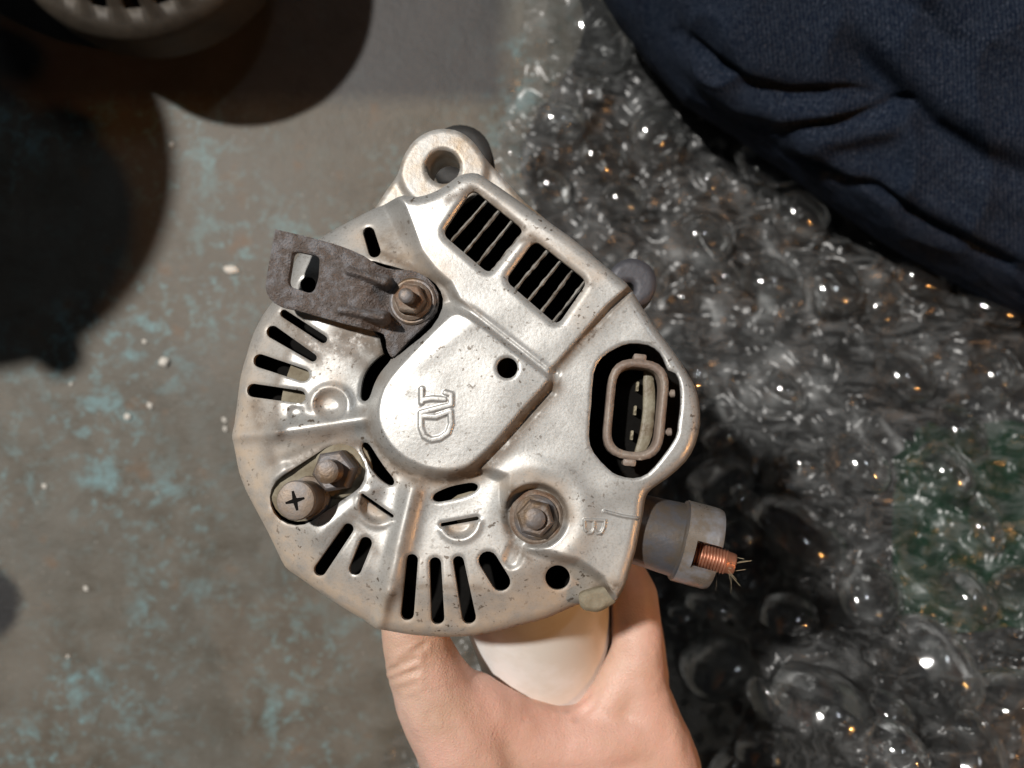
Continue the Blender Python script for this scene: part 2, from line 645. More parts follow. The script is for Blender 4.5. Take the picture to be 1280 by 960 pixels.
M_iron = simple('dark_iron', (0.020, 0.019, 0.018), 0.65, 0.2, 0.3, 400, 0.4)
M_skin = skin_material()
M_denim = denim_material()
M_film = film_material('clear_film', 0.09, 0.30, (0.80, 0.81, 0.81), 0.08, 0.004, 0.7, 0.15)
M_bub = film_material('clear_bubble_film', 0.03, 0.10, (0.90, 0.91, 0.91), 0.03, 0.003, 2.6, 0.6)
M_sheet = simple('black_plastic', (0.010, 0.010, 0.010), 0.45, 0.0, 0.3, 60, 0.3, 0.002)
M_green = simple('green_plastic', (0.003, 0.030, 0.013), 0.4, 0.0, 0.4, 60, 0.3, 0.002)
M_chip = simple('pale_chip', (0.62, 0.58, 0.52), 0.7, 0.0, 0.1, 500, 0.3)
M_fibre = simple('pale_fibre', (0.40, 0.33, 0.22), 0.8, 0.0, 0.1, 500, 0.1)

# ------------------------------------------------------------------ floor
S = 1.6
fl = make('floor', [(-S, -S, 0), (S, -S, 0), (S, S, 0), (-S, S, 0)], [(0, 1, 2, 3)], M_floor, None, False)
fl['kind'] = 'structure'

# ------------------------------------------------------------------ the alternator
base_pt = at(552, 532, 0) - NF * 0.075
alt = empty('alternator', base_pt, 'dusty aluminium car alternator held up, rear cover facing the camera', 'alternator')

OUT = spline([(400, 298), (420, 286), (440, 275), (465, 262), (480, 256), (492, 249), (505, 244), (522, 246), (540, 241),
              (557, 232), (570, 222), (582, 217), (597, 217), (612, 226), (640, 245), (675, 270), (715, 298), (752, 329),
              (777, 349), (788, 360), (802, 383), (820, 410), (845, 444), (867, 480), (874, 505), (875, 530), (869, 556),
              (857, 577), (835, 597), (815, 611), (807, 622), (804, 642), (799, 665), (794, 690), (787, 712), (782, 730),
              (773, 747), (760, 755), (742, 758), (727, 755), (712, 760), (685, 772), (660, 779), (630, 787), (595, 794),
              (560, 796), (520, 794), (488, 789), (470, 785), (455, 775), (430, 760), (400, 740), (372, 720), (357, 709),
              (347, 690), (335, 665), (320, 637), (307, 612), (299, 590), (295, 570), (292, 555), (290, 544), (293, 530),
              (297, 500), (301, 470), (309, 442), (317, 417), (330, 392), (345, 372), (358, 353), (366, 335), (374, 318)], 2)
WIN1 = rounded([(590, 235), (656, 288), (612, 343), (552, 292)], 11)
WIN2 = rounded([(668, 299), (735, 352), (697, 407), (631, 350)], 11)
CONN = spline([(787, 429), (810, 431), (825, 441), (832, 455), (836, 463), (845, 467), (850, 480), (851, 505), (848, 530),
               (845, 547), (828, 572), (810, 592), (792, 598), (772, 594), (760, 586), (742, 566), (736, 545), (739, 505),
               (742, 467), (752, 447), (770, 435)], 2)
BRCUT = spline([(458, 326), (480, 330), (505, 337), (535, 347), (551, 364), (553, 385), (539, 410), (512, 433), (490, 449),
                (479, 441), (474, 420), (466, 412), (462, 380), (458, 350)], 2)
RECESS = capsule((371, 623), (424, 588), 34, 33, 10)
SLOTS = [capsule((355, 392), (404, 424), 5, 5), capsule((341, 415), (391, 447), 8, 5), capsule((325, 451), (379, 469), 8.5, 8),
         capsule((317, 488), (374, 496), 8.5, 8), capsule((435, 661), (400, 712), 7, 8), capsule((457, 679), (444, 711), 8, 8),
         capsule((515, 700), (509, 767), 7.5, 8.5), capsule((544, 704), (547, 772), 7.5, 8.5),
         capsule((573, 702), (586, 771), 7, 9), capsule((610, 701), (626, 727), 12, 12), capsule((461, 291), (468, 314), 7.5, 8),
         thick_line([(484, 446), (470, 460), (461, 476), (456, 496)], 8),
         thick_line([(457, 558), (465, 574), (476, 590), (488, 602)], 7.5),
         thick_line([(546, 622), (562, 617), (578, 613), (592, 609)], 8),
         capsule((453, 619), (490, 645), 2.2), capsule((553, 656), (596, 648), 2.4)]
HOLES = [WIN1, WIN2, CONN, BRCUT, RECESS] + SLOTS + [circle(634, 460, 13), circle(697, 722, 15.5), circle(385, 356, 10, 20)]

CDISC = (552, 532)
BOSS = spline([(566, 381), (590, 386), (640, 424), (676, 452), (690, 463), (696, 474), (690, 487), (660, 520), (630, 556),
               (603, 582), (585, 594), (560, 599), (530, 595), (502, 583), (480, 564), (465, 538), (462, 512), (470, 480), (490, 452),
               (520, 420), (548, 393)], 2)
WPLAT = [(470, 225), (560, 190), (610, 195), (700, 262), (800, 335), (792, 360), (762, 386), (697, 460), (686, 468), (571, 378),
         (560, 356), (540, 340), (520, 318), (508, 290), (496, 262)]
CPLAT = [(602, 586), (632, 597), (632, 625), (640, 660), (652, 682), (690, 694), (722, 702), (752, 724), (778, 770), (850, 700),
         (930, 640), (930, 440), (820, 330), (790, 360), (762, 386), (697, 460), (690, 490)]
LOGO = [[(527, 486), (527, 503)], [(528, 500), (540, 498), (556, 499)], [(557, 491), (564, 493), (564, 506), (545, 511), (526, 516)],
        [(526, 518), (526, 534)], [(526, 520), (545, 521), (563, 514)],
        [(563, 516), (564, 530), (560, 541), (550, 548), (539, 550), (530, 545), (526, 534)]]
BMARK = [[(730.5, 650), (756.5, 650.5)], [(730.5, 650), (731, 661), (735, 666.5), (740, 666), (743, 661), (743, 651)],
         [(743, 661), (747, 667), (752, 666), (755.5, 659), (756.5, 650.5)]]


def cover_h(P):
    x, y = P[:, 0], P[:, 1]
    r = np.hypot(x - CDISC[0], y - CDISC[1])
    k = 5.0
    bend = k * np.log1p(np.exp(np.clip((r - 207) / k, -40, 40)))
    h = -0.135 * bend
    # the disc dishes a little towards the boss
    h = h - 0.9 * (1 - ss(95, 190, r))
    # radial ribs
    for pts, wd, am in (([(455, 524), (345, 540)], 13, 3.0), ([(345, 540), (290, 545)], 9, 2.0),
                        ([(515, 612), (487, 736)], 14, 3.0), ([(484, 745), (472, 790)], 9, 2.0)):
        d = dseg(P, pts)
        h = h + am * np.exp(-(d / wd) ** 2 * 1.1)
    # swelling between the recess and the slots, flange round the recess
    d = dseg(P, [(398, 668), (462, 612)])
    h = h + 1.5 * np.exp(-(d / 13) ** 2)
    d = dseg(P, [(338, 640), (340, 600), (352, 585)])
    h = h + 1.2 * np.exp(-(d / 9) ** 2)
    d = dseg(P, [(345, 583), (415, 552), (455, 560)])
    h = h - 1.3 * np.exp(-(d / 9) ** 2)
    # dimple beside the upper rib
    d = np.hypot(x - 413, (y - 506) * 1.05)
    h = h + 1.1 * np.exp(-((d - 23) / 6) ** 2) * ss(525, 505, y) - 1.6 * (1 - ss(8, 22, d))
    d = np.hypot(x - 370, y - 516)
    h = h - 0.8 * (1 - ss(3, 13, d))
    # louvres: half moons pressed down towards a slit
    for (a, b, sgn, rad) in (((453, 619), (490, 645), 1, 23), ((553, 656), (596, 648), 1, 22)):
        a, b = np.array(a, float), np.array(b, float)
        u = (b - a) / np.linalg.norm(b - a)
        nn = np.array([-u[1], u[0]]) * sgn
        c = (a + b) / 2
        s = (x - c[0]) * u[0] + (y - c[1]) * u[1]
        q = (x - c[0]) * nn[0] + (y - c[1]) * nn[1]
        rr = np.hypot(s, q * 1.05)
        h = h - 2.4 * (1 - ss(rad - 9, rad, rr)) * ss(-1.5, 1.0, q)
        h = h + 0.5 * np.exp(-((rr - rad - 3) / 4) ** 2) * ss(0, 6, q)
    # connector plateau, window plateau, boss
    t = 1 - ss(-6, 8, sdpoly(CPLAT, P))
    h = h * (1 - t) + 4.2 * t
    # ring and well of the terminal nut
    d = np.hypot(x - 669, y - 645)
    h = h + 0.7 * np.exp(-((d - 62) / 14) ** 2) * ss(560, 700, x + 0.3 * (645 - y))
    t = 1 - ss(33, 43, d)
    h = h * (1 - t) - 2.2 * t
    d = dseg(P, [(652, 672), (640, 700)])
    t = 1 - ss(5, 15, d)
    h = h * (1 - t) - 1.0 * t
    dw = sdpoly(WPLAT, P)
    wdt = 7 + 7 * ss(560, 500, x)
    t = 1 - ss(-1, 1, dw / wdt)
    h = h * (1 - t) + 6.6 * t
    t = 1 - ss(-13, 6, sdpoly(BOSS, P))
    h = h * (1 - t) + 8.6 * t - 0.5 * t * ss(30, 110, np.hypot(x - 585, y - 490))
    h = h - 0.12 * np.exp(-((x - 517) ** 2 + (y - 499) ** 2) / 90.0)
    h = h + 0.35 * np.exp(-(dseg(P, [(520, 455), (590, 400)]) / 12) ** 2)
    # embossed marks
    dl = np.full(len(P), 99.0)
    near = (x > 505) & (x < 585) & (y > 470) & (y < 570)
    if near.any():
        dl[near] = np.min([dseg(P[near], s) for s in LOGO], axis=0)
        h = h + 0.36 * (1 - ss(1.5, 5.0, dl))
    dl = np.full(len(P), 99.0)
    near = (x > 715) & (x < 805) & (y > 630) & (y < 690)
    if near.any():
        dl[near] = np.min([dseg(P[near], s) for s in BMARK], axis=0)
        h = h + 0.55 * (1 - ss(0.8, 2.6, dl))
        h = h + 0.5 * (1 - ss(0.5, 2.6, dseg(P, [(755, 639), (778, 645), (797, 648)])))
    # rolled rim
    d = -sdpoly(OUT, P)
    e = np.clip(1 - d / 13.0, 0, 1)
    h = h - 3.2 * (1 - np.sqrt(np.clip(1 - e * e, 0, 1)))
    # lip of every opening
    for q in HOLES:
        qq = np.array(q)
        a, b = qq.min(0) - 8, qq.max(0) + 8
        idx = np.where((x > a[0]) & (x < b[0]) & (y > a[1]) & (y < b[1]))[0]
        if len(idx):
            dd = sdpoly(q, P[idx])
            wl = 9.0 if q in (WIN1, WIN2) else 4.0
            al = 1.0 if q in (WIN1, WIN2) else 0.45
            ee = np.clip(1 - dd / wl, 0, 1)
            h[idx] -= al * ee * ee
    # handling dents
    h = h + 0.18 * np.sin(x * 0.055 + 1.3 * np.sin(y * 0.031)) * np.sin(y * 0.048 + 0.7) * (1 - ss(0, 60, -dw) * 0.5)
    return h


def g(P, pts, wd):
    return np.exp(-(dseg(P, pts) / wd) ** 2)


def cover_dust(P):
    x, y = P[:, 0], P[:, 1]
    r = np.hypot(x - CDISC[0], y - CDISC[1])
    ang = ss(330, 560, y + 0.25 * (x - 300))
    d = 0.85 * ss(190, 250, r) * ang * ss(760, 700, x)
    d = np.maximum(d, 0.55 * g(P, [(540, 735), (620, 735), (700, 712), (760, 735)], 26))
    d = np.maximum(d, 0.55 * g(P, [(630, 605), (660, 595), (700, 612), (715, 645)], 12))
    d = np.maximum(d, 0.60 * g(P, [(480, 585), (540, 603), (600, 590)], 14))
    d = np.maximum(d, 0.55 * g(P, [(600, 240), (650, 285), (745, 345)], 12))
    d = np.maximum(d, 0.60 * g(P, [(345, 565), (420, 552)], 18))
    d = np.maximum(d, 0.7 * g(P, [(455, 300), (500, 320), (545, 345)], 22))
    d = np.maximum(d, 0.5 * g(P, [(420, 480), (400, 505)], 14))
    d = np.maximum(d, 0.30 * ss(640, 730, y))
    d = np.maximum(d, 0.9 * g(P, [(462, 634), (478, 645)], 8))
    d = np.maximum(d, 0.9 * g(P, [(566, 661), (588, 658)], 7))
    return d


def cover_grime(P):
    d = 0.85 * g(P, [(694, 484), (660, 524), (630, 560), (600, 588), (560, 603)], 12)
    d = np.maximum(d, 0.75 * g(P, [(560, 603), (520, 600), (480, 572), (462, 540), (458, 515)], 8))
    d = np.maximum(d, 0.7 * g(P, [(700, 458), (735, 420), (768, 385), (783, 368)], 8))
    d = np.maximum(d, 0.85 * g(P, [(430, 420), (455, 425), (478, 440)], 20))
    d = np.maximum(d, 0.8 * g(P, [(480, 318), (510, 332), (540, 352), (553, 372)], 9))
    d = np.maximum(d, 0.8 * g(P, [(640, 612), (630, 640), (640, 680), (660, 700)], 9))
    d = np.maximum(d, 0.8 * g(P, [(672, 604), (700, 620), (708, 645)], 7))
    d = np.maximum(d, 0.95 * g(P, [(748, 738), (770, 735)], 11))
    d = np.maximum(d, 0.75 * g(P, [(370, 578), (410, 560), (450, 555)], 8))
    d = np.maximum(d, 0.6 * g(P, [(335, 555), (340, 580)], 12))
    d = np.maximum(d, 0.65 * g(P, [(548, 350), (570, 372), (600, 392)], 4))
    d = np.maximum(d, 0.6 * g(P, [(560, 250), (590, 235), (620, 255)], 6))
    d = np.maximum(d, 0.6 * g(P, [(486, 740), (484, 760)], 7))
    d = np.maximum(d, 0.55 * g(P, [(500, 732), (600, 735)], 5))
    d = np.maximum(d, 0.6 * g(P, [(440, 645), (470, 655)], 6))
    d = np.maximum(d, 0.75 * g(P, [(360, 400), (395, 445)], 16))
    d = np.maximum(d, 0.7 * g(P, [(405, 430), (440, 440), (470, 470)], 14))
    d = np.maximum(d, 0.6 * g(P, [(320, 505), (325, 530), (345, 520)], 10))
    d = np.maximum(d, 0.6 * g(P, [(345, 540), (345, 480), (360, 440)], 6))
    d = np.maximum(d, 0.7 * g(P, [(652, 300), (664, 296), (700, 325), (738, 356)], 5))
    d = np.maximum(d, 0.7 * g(P, [(588, 234), (655, 286)], 5))
    d = np.maximum(d, 0.6 * g(P, [(510, 335), (480, 300), (500, 285)], 14))
    d = np.maximum(d, 0.5 * g(P, [(455, 620), (440, 650), (470, 690)], 7))
    d = np.maximum(d, 0.55 * g(P, [(520, 620), (500, 690)], 6))
    return d


sheet('rear_cover', OUT, HOLES, cover_h, M_cover, alt, 2.1, 1.5, 11.0, {'dust': cover_dust, 'grime': cover_grime},
      [(518, 478, 572, 558, 0.85), (722, 632, 802, 674, 0.85)])


def flat(z):
    return lambda P: np.full(len(P), float(z))


def prism(name, outline, holes, ztop, depth, mat, parent=alt, spacing=6, bev=1.2, bevpx=5):
    def h(P):
        d = -sdpoly(outline, P)
        for q in holes:
            d = np.minimum(d, sdpoly(q, P))
        e = np.clip(1 - d / bevpx, 0, 1)
        return ztop - bev * (1 - np.sqrt(np.clip(1 - e * e, 0, 1)))
    return sheet(name, outline, holes, h, mat, parent, spacing, depth, None, None, None, True)


# inside of the rear end: windings and plates in the dark
HOUS = spline([(c[0] + (CDISC[0] + 40 - c[0]) * 0.025, c[1] + (CDISC[1] - 30 - c[1]) * 0.025) for c in OUT[::4]], 1)
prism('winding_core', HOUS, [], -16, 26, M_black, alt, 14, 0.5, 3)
prism('rear_housing', HOUS, [[(c[0] + (590 - c[0]) * 0.06, c[1] + (505 - c[1]) * 0.06) for c in HOUS]], -17.5, 26, M_cast, alt, 12, 0.5, 3)
prism('stator_core', circle(575, 520, 225, 60), [], -45, 26, M_iron, alt, 14, 0.6, 4)
prism('front_housing', circle(583, 512, 205, 60), [], -71, 4, M_cast, alt, 14, 0.6, 4)
# dusty plate seen through the slots on the left
ring = [(CDISC[0] + 203 * math.cos(t), CDISC[1] + 203 * math.sin(t)) for t in np.linspace(math.radians(158), math.radians(206), 14)]
ring += [(CDISC[0] + 125 * math.cos(t), CDISC[1] + 125 * math.sin(t)) for t in np.linspace(math.radians(206), math.radians(158), 14)]
prism('rectifier_plate', ring, [], -5.5, 2, M_dusty, alt, 8, 0.3, 2)
prism('rectifier_plate', spline([(562, 626), (600, 614), (606, 640), (580, 660)], 3), [], -5.5, 2, M_dusty, alt, 6, 0.3, 2)

# mounting ear at the top
EAR = spline([(455, 285), (468, 262), (482, 240), (497, 218), (504, 197), (517, 177), (535, 165), (555, 161), (575, 165), (592, 178),
              (606, 197), (628, 222), (655, 252), (690, 292), (600, 330), (520, 320)], 3)


def ear_h(P):
    x, y = P[:, 0], P[:, 1]
    d = np.hypot(x - 553, y - 208)
    h = -12.0 - 2.2 * ss(50, 62, d)
    dd = np.minimum(-sdpoly(EAR, P), sdpoly(circle(554, 209, 21), P))
    e = np.clip(1 - dd / 6, 0, 1)
    return h - 1.2 * (1 - np.sqrt(np.clip(1 - e * e, 0, 1)))


sheet('mounting_ear', EAR, [circle(554, 209, 21)], ear_h, M_cast, alt, 3.0, 15, None, None, None, True)
prism('front_ear', circle(790, 354, 31), [circle(786, 360, 7)], -36, 13, M_castdark, alt, 5, 1.5, 6)
prism('front_ear', circle(575, 196, 40), [circle(575, 196, 14)], -52, 12, M_iron, alt, 6, 1.5, 6)
# cast lug under the bottom corner of the cover
prism('corner_lug', rounded([(722, 742), (775, 728), (772, 752), (748, 766), (726, 762)], 8), [], -4.4, 9, M_dusty, alt, 3, 1.4, 6)

# cooling fins behind the two windows
FINS = [((563, 303), (607, 253)), ((581, 316), (622, 266)), ((598, 329), (638, 279)), ((614, 341), (653, 292)),
        ((640, 366), (684, 314)), ((658, 379), (701, 326)), ((675, 392), (716, 338)), ((691, 404), (731, 352))]
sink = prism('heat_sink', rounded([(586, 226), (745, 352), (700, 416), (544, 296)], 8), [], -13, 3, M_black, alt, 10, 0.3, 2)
for a, b in FINS:
    a, b = np.array(a, float), np.array(b, float)
    u = (b - a) / np.linalg.norm(b - a)
    nn = np.array([-u[1], u[0]])
    n = 15
    verts, faces = [], []
    for i in range(n + 1):
        c = a - u * 6 + (b - a + u * 12) * i / n
        wv = 2.3 + 1.3 * noise.noise((c[0] * 0.25, c[1] * 0.25, 3.0))
        sh = 0.6 * noise.noise((c[0] * 0.13, c[1] * 0.13, 9.0))
        zt = 3.2 + 1.6 * noise.noise((c[0] * 0.2, c[1] * 0.2, 0))
        for (q, z) in ((-wv, -12), (-wv * 0.8, zt - 0.5), (0, zt), (wv * 0.8, zt - 0.5), (wv, -12)):
            p = c + nn * (q + sh)
            verts.append(at(p[0], p[1], z))
        if i:
            for j in range(4):
                o = (i - 1) * 5 + j
                faces.append((o, o + 1, o + 6, o + 5))
    faces += [(4, 3, 2, 1, 0), tuple(n * 5 + j for j in range(5))]
    make('fin', verts, faces, M_fin, sink, False)

# ------------------------------------------------------------ bracket and its nut
BRK = spline([(344, 288), (346, 287), (372, 293), (400, 300), (430, 309), (455, 320), (472, 331), (492, 337), (515, 338), (535, 348), (547, 366),
              (545, 388), (532, 406), (512, 425), (494, 444), (488, 445), (483, 434), (480, 418), (462, 412), (432, 405), (400, 396),
              (372, 388), (350, 383), (337, 373), (332, 358), (336, 330), (341, 303)], 2)
BHOLE = rounded([(366, 313), (400, 320), (398, 350), (391, 368), (359, 357)], 8)


def brk_h(P):
    x, y = P[:, 0], P[:, 1]
    h = 8.4 - 6.2 * ss(452, 492, x + 0.2 * (y - 370))
    for pts in ([(436, 338), (481, 353)], [(426, 387), (478, 397)]):
        rb = 12.4 - 6.5 * (dseg(P, pts) / 8.0) ** 2
        kk = 0.9
        h = np.log(np.exp(np.clip(h, -5, 30) / kk) + np.exp(np.clip(rb, -5, 30) / kk)) * kk
    h = h - 0.6 * np.exp(-(dseg(P, [(440, 364), (476, 374)]) / 9) ** 2)
    d = np.minimum(-sdpoly(BRK, P), sdpoly(BHOLE, P))
    e = np.clip(1 - d / 3.5, 0, 1)
    return h - 0.5 * e * e + 0.12 * np.sin(x * 0.31) * np.sin(y * 0.27)


brk = sheet('bracket', BRK, [BHOLE], brk_h, M_brack, alt, 2.2, 2.2, None, None, None, True)
brk['label'] = 'dark rusty steel bracket with a square hole'


def hexnut(origin, axis, r, h, mat, parent, name='nut', phase=0.2):
    return lathe(name, origin, axis, [(r, 0), (r, h - 0.16 * r), (r * 0.9, h - 0.04 * r), (r * 0.82, h), (r * 0.5, h)], mat, parent, 6, False, None,
                 phase=phase)


def stud(origin, axis, r, h, mat, parent, pitch=0.9, name='stud'):
    prof = [(r, 0)]
    z = 0.0
    while z < h - 1.0:
        prof += [(r, z + 0.05), (r * 0.86, z + pitch * 0.5), (r, z + pitch * 0.95)]
        z += pitch
    prof += [(r * 0.8, z + 0.25), (r * 0.55, z + 0.45)]
    return lathe(name, origin, axis, prof, mat, parent, 20, True, 50)


p = at(516, 377, 2.0)
lathe('washer', p, NF, [(7.4, 0), (7.5, 0.7), (6.9, 1.2), (4, 1.2)], M_nut, brk, 30, True, 30, 0.02)
lathe('nut_flange', p + NF * 0.0012, NF, [(6.3, 0), (6.2, 0.8), (5.2, 1.6), (3, 1.6)], M_rustnut, brk, 30, True, 30, 0.03)
hexnut(p + NF * 0.0022, NF, 5.0, 4.2, M_rustnut, brk)
stud(p + NF * 0.0050, NF, 2.3, 5.6, M_nut, brk)

# ------------------------------------------------------------ recess with screw and nut
prism('recess_plate', capsule((374, 617), (428, 583), 35, 36, 10), [], -3.0, 2, M_dusty, alt, 6, 0.5, 3)
p = at(388, 622, -3.0)
sc = lathe('screw', p, NF, [(7.0, 0), (6.7, 2), (5.6, 2.6), (5.4, 9.5), (5.9, 10.0), (6.1, 12.6), (5.7, 13.3), (4.4, 13.7), (2.0, 13.75)],
           M_screw, alt, 32, True, 30, 0.015)
a_, u_, v_ = axes(NF)
top = p + NF * 0.01372
for k, an in enumerate((0.6, 0.6 + math.pi / 2)):
    d = (u_ * math.cos(an) + v_ * math.sin(an))
    q = (-u_ * math.sin(an) + v_ * math.cos(an))
    L, Wd = 0.0030, 0.00075
    vv = [top + d * L * sx + q * Wd * sy * (0.7 if abs(sx) == 1 else 1) + NF * (0.00012 + 0.00004 * k) for sx, sy in
          ((-1, -0.6), (0, -1), (1, -0.6), (1, 0.6), (0, 1), (-1, 0.6))]
    lo = [x - NF * 0.0006 for x in vv]
    make('cross_slot', vv + lo, [(0, 1, 2, 3, 4, 5)] + [(i, (i + 1) % 6, 6 + (i + 1) % 6, 6 + i) for i in range(6)], M_black, sc, False)
p = at(424, 588, -3.0)
lathe('washer', p, NF, [(8.6, 0), (8.6, 0.7), (7.9, 1.1), (4, 1.1)], M_dusty, alt, 30, True, 30, 0.03)
hexnut(p + NF * 0.001, NF, 6.9, 6.0, M_nut, alt, 'nut', 0.5)
stud(p + NF * 0.0065, NF, 3.7, 6.5, M_nut, alt)

# ------------------------------------------------------------ terminal nut in its well
p = at(670, 646, -2.0)
lathe('washer', p, NF, [(8.3, 0), (8.4, 0.8), (7.6, 1.4), (4, 1.4)], M_rustnut, alt, 32, True, 30, 0.03)
lathe('nut_flange', p + NF * 0.0013, NF, [(6.9, 0), (6.8, 0.9), (5.8, 1.5), (3, 1.5)], M_nut, alt, 32, True, 30, 0.02)
hexnut(p + NF * 0.0023, NF, 5.9, 4.0, M_nut, alt, 'nut', 0.1)
stud(p + NF * 0.0060, NF, 3.2, 2.6, M_nut, alt)

# ------------------------------------------------------------ plug socket


def oval(cx, cy, hx, hy, tilt, rr, n=6):
    c, s = math.cos(tilt), math.sin(tilt)
    pts = rounded([(-hx, -hy), (hx, -hy), (hx, hy), (-hx, hy)], rr, n)
    return [(cx + a * c - b * s, cy + a * s + b * c) for a, b in pts]


TL = math.radians(5.5)
so = prism('plug_socket', oval(795, 512, 38, 63, TL, 34), [oval(795, 512, 28, 53, TL, 25)], 3.4, 15, M_shell, alt, 3, 1.2, 5)
prism('socket_floor', oval(793, 511, 36, 60, TL, 32), [], -7.5, 2, M_black, so, 8, 0.2, 2)
for (kx, ky, hx, hy) in ((800, 447, 8, 4.5), (787, 578, 8, 4.5)):
    prism('key_tab', oval(kx, ky, hx, hy, TL, 2.5, 2), [], 2.4, 8, M_shell, so, 3, 0.5, 2)
for (kx, ky) in ((837, 492), (833, 540)):
    a = at(kx - 9, ky, 0.5)
    b = at(kx + 4, ky, 0.5)
    lathe('side_peg', a, b - a, [(0.8, 0), (0.8, 2.2), (1.25, 2.6), (1.25, 3.6), (0.8, 3.9)], M_shell, so, 12)
prism('seal_strip', spline([(805, 464), (815, 465), (819, 500), (815, 545), (803, 568), (793, 569), (799, 545), (804, 512)], 3), [], -4.6, 3, M_seal, so, 3, 0.5, 2)
for (kx, ky) in ((797, 483), (794, 513), (790, 544)):
    prism('contact_pin', oval(kx, ky, 1.6, 6.0, TL, 1.0, 2), [], -3.5, 6, M_pin, so, 3, 0.3, 1)

# ------------------------------------------------------------ output terminal at the right
A = at(790, 659, -13)
B = at(905, 690, -13)
ax = (B - A).normalized()
lathe('terminal_collar', A, ax, [(11.2, -6), (11.1, 0), (11.3, 6), (11.8, 14.6), (12.7, 15.0), (12.7, 16.4), (12.2, 16.8), (8, 16.8)], M_collar, alt, 48, True, 30)
# the plated sleeve: a tube with a notch that lets one see the stud
a, u, v = axes(ax)
# v0 points to the camera
toc = (Vector((0, 0, CAMZ)) - A)
vz = (toc - a * toc.dot(a)).normalized()
vy = a.cross(vz)


def tube_sleeve(parent, r0, r1, s0, s1, notch_lo, notch_hi, notch_s):
    nu, nv = 14, 64
    verts, faces = [], []
    for j in range(nu + 1):
        s = s0 + (s1 - s0) * j / nu
        rim = 0.9 * max(0.0, (s - (s1 - 1.2)) / 1.2)
        for r in (r0 - rim * 0.6, r1):
            for i in range(nv):
                t = 2 * math.pi * i / nv
                verts.append(A + a * s * 0.001 + (vz * math.cos(t) + vy * math.sin(t)) * r * 0.001)

    def idx(j, k, i):
        return j * 2 * nv + k * nv + i % nv

    def solid(j, i):
        if j < 0 or j >= nu:
            return False
        t = math.degrees(2 * math.pi * ((i % nv) + 0.5) / nv)
        t = (t + 180) % 360 - 180
        s = s0 + (s1 - s0) * (j + 0.5) / nu
        return not (notch_lo < t < notch_hi and s > notch_s)
    for j in range(nu):
        for i in range(nv):
            if not solid(j, i):
                continue
            faces.append((idx(j, 0, i), idx(j, 0, i + 1), idx(j + 1, 0, i + 1), idx(j + 1, 0, i)))
            faces.append((idx(j, 1, i + 1), idx(j, 1, i), idx(j + 1, 1, i), idx(j + 1, 1, i + 1)))
            if not solid(j + 1, i):
                faces.append((idx(j + 1, 0, i), idx(j + 1, 0, i + 1), idx(j + 1, 1, i + 1), idx(j + 1, 1, i)))
            if not solid(j - 1, i):
                faces.append((idx(j, 0, i + 1), idx(j, 0, i), idx(j, 1, i), idx(j, 1, i + 1)))
            if not solid(j, i + 1):
                faces.append((idx(j, 0, i + 1), idx(j, 1, i + 1), idx(j + 1, 1, i + 1), idx(j + 1, 0, i + 1)))
            if not solid(j, i - 1):
                faces.append((idx(j, 1, i), idx(j, 0, i), idx(j + 1, 0, i), idx(j + 1, 1, i)))
    return make('terminal_sleeve', verts, faces, M_chrome, parent, True, 35)


tube_sleeve(alt, 13.0, 11.4, 15.6, 26.6, -8, 36, 18.4)
st0 = A + a * 0.010 + vy * 0.0028 + vz * 0.003
st_ax = (a - vy * 0.00 + vz * 0.10).normalized()
lathe('terminal_stud', st0, st_ax, sum([[(3.9, k * 0.95), (3.45, k * 0.95 + 0.35), (3.9, k * 0.95 + 0.8)] for k in range(21)], []) +
      [(3.4, 20.4), (3.2, 22.4), (2.9, 22.8), (1.5, 22.9)], M_copper, alt, 28, True, 50)
# frayed fibres on the stud's tip
fv, ff = [], []
tip = st0 + st_ax * 0.0225
for k in range(16):
    dr = (st_ax * random.uniform(0.1, 0.8) + vy * random.uniform(-0.7, 1.0) + vz * random.uniform(-0.4, 0.6)).normalized()
    p = tip + vy * random.uniform(-0.0005, 0.0034) - st_ax * random.uniform(0, 0.006) + vz * 0.001
    cu = Vector((random.uniform(-1, 1), random.uniform(-1, 1), random.uniform(-1, 1)))
    prev = None
    L = random.uniform(0.003, 0.007)
    for j in range(6):
        c = p + dr * L * j / 5 + cu * L * 0.35 * (j / 5) ** 2
        s = len(fv)
        for (q, r_) in ((vy, 1), (vz, 1), (-vy - vz, 0.7)):
            fv.append(c + q * 0.00009 * r_)
        if j:
            for m_ in range(3):
                ff.append((s - 3 + m_, s - 3 + (m_ + 1) % 3, s + (m_ + 1) % 3, s + m_))
fb = make('frayed_fibres', fv, ff, M_fibre, alt, False)
fb['kind'] = 'stuff'

# ------------------------------------------------------------ white sleeve the hand grips
C0 = deep(645, 650, 0.284)
C1 = deep(676, 783, 0.322)
sax = (C1 - C0).normalized()
lathe('white_sleeve', C0, sax, [(20, 0), (28.5, 1.5), (29.5, 4), (29.5, 50), (29.2, 62), (28.6, 90), (27, 108), (20, 110)], M_white, alt, 64, True, 40)
bpy.data.objects['white_sleeve']['label'] = 'smooth white plastic sleeve below the cover'

# ------------------------------------------------------------------ second alternator, top left


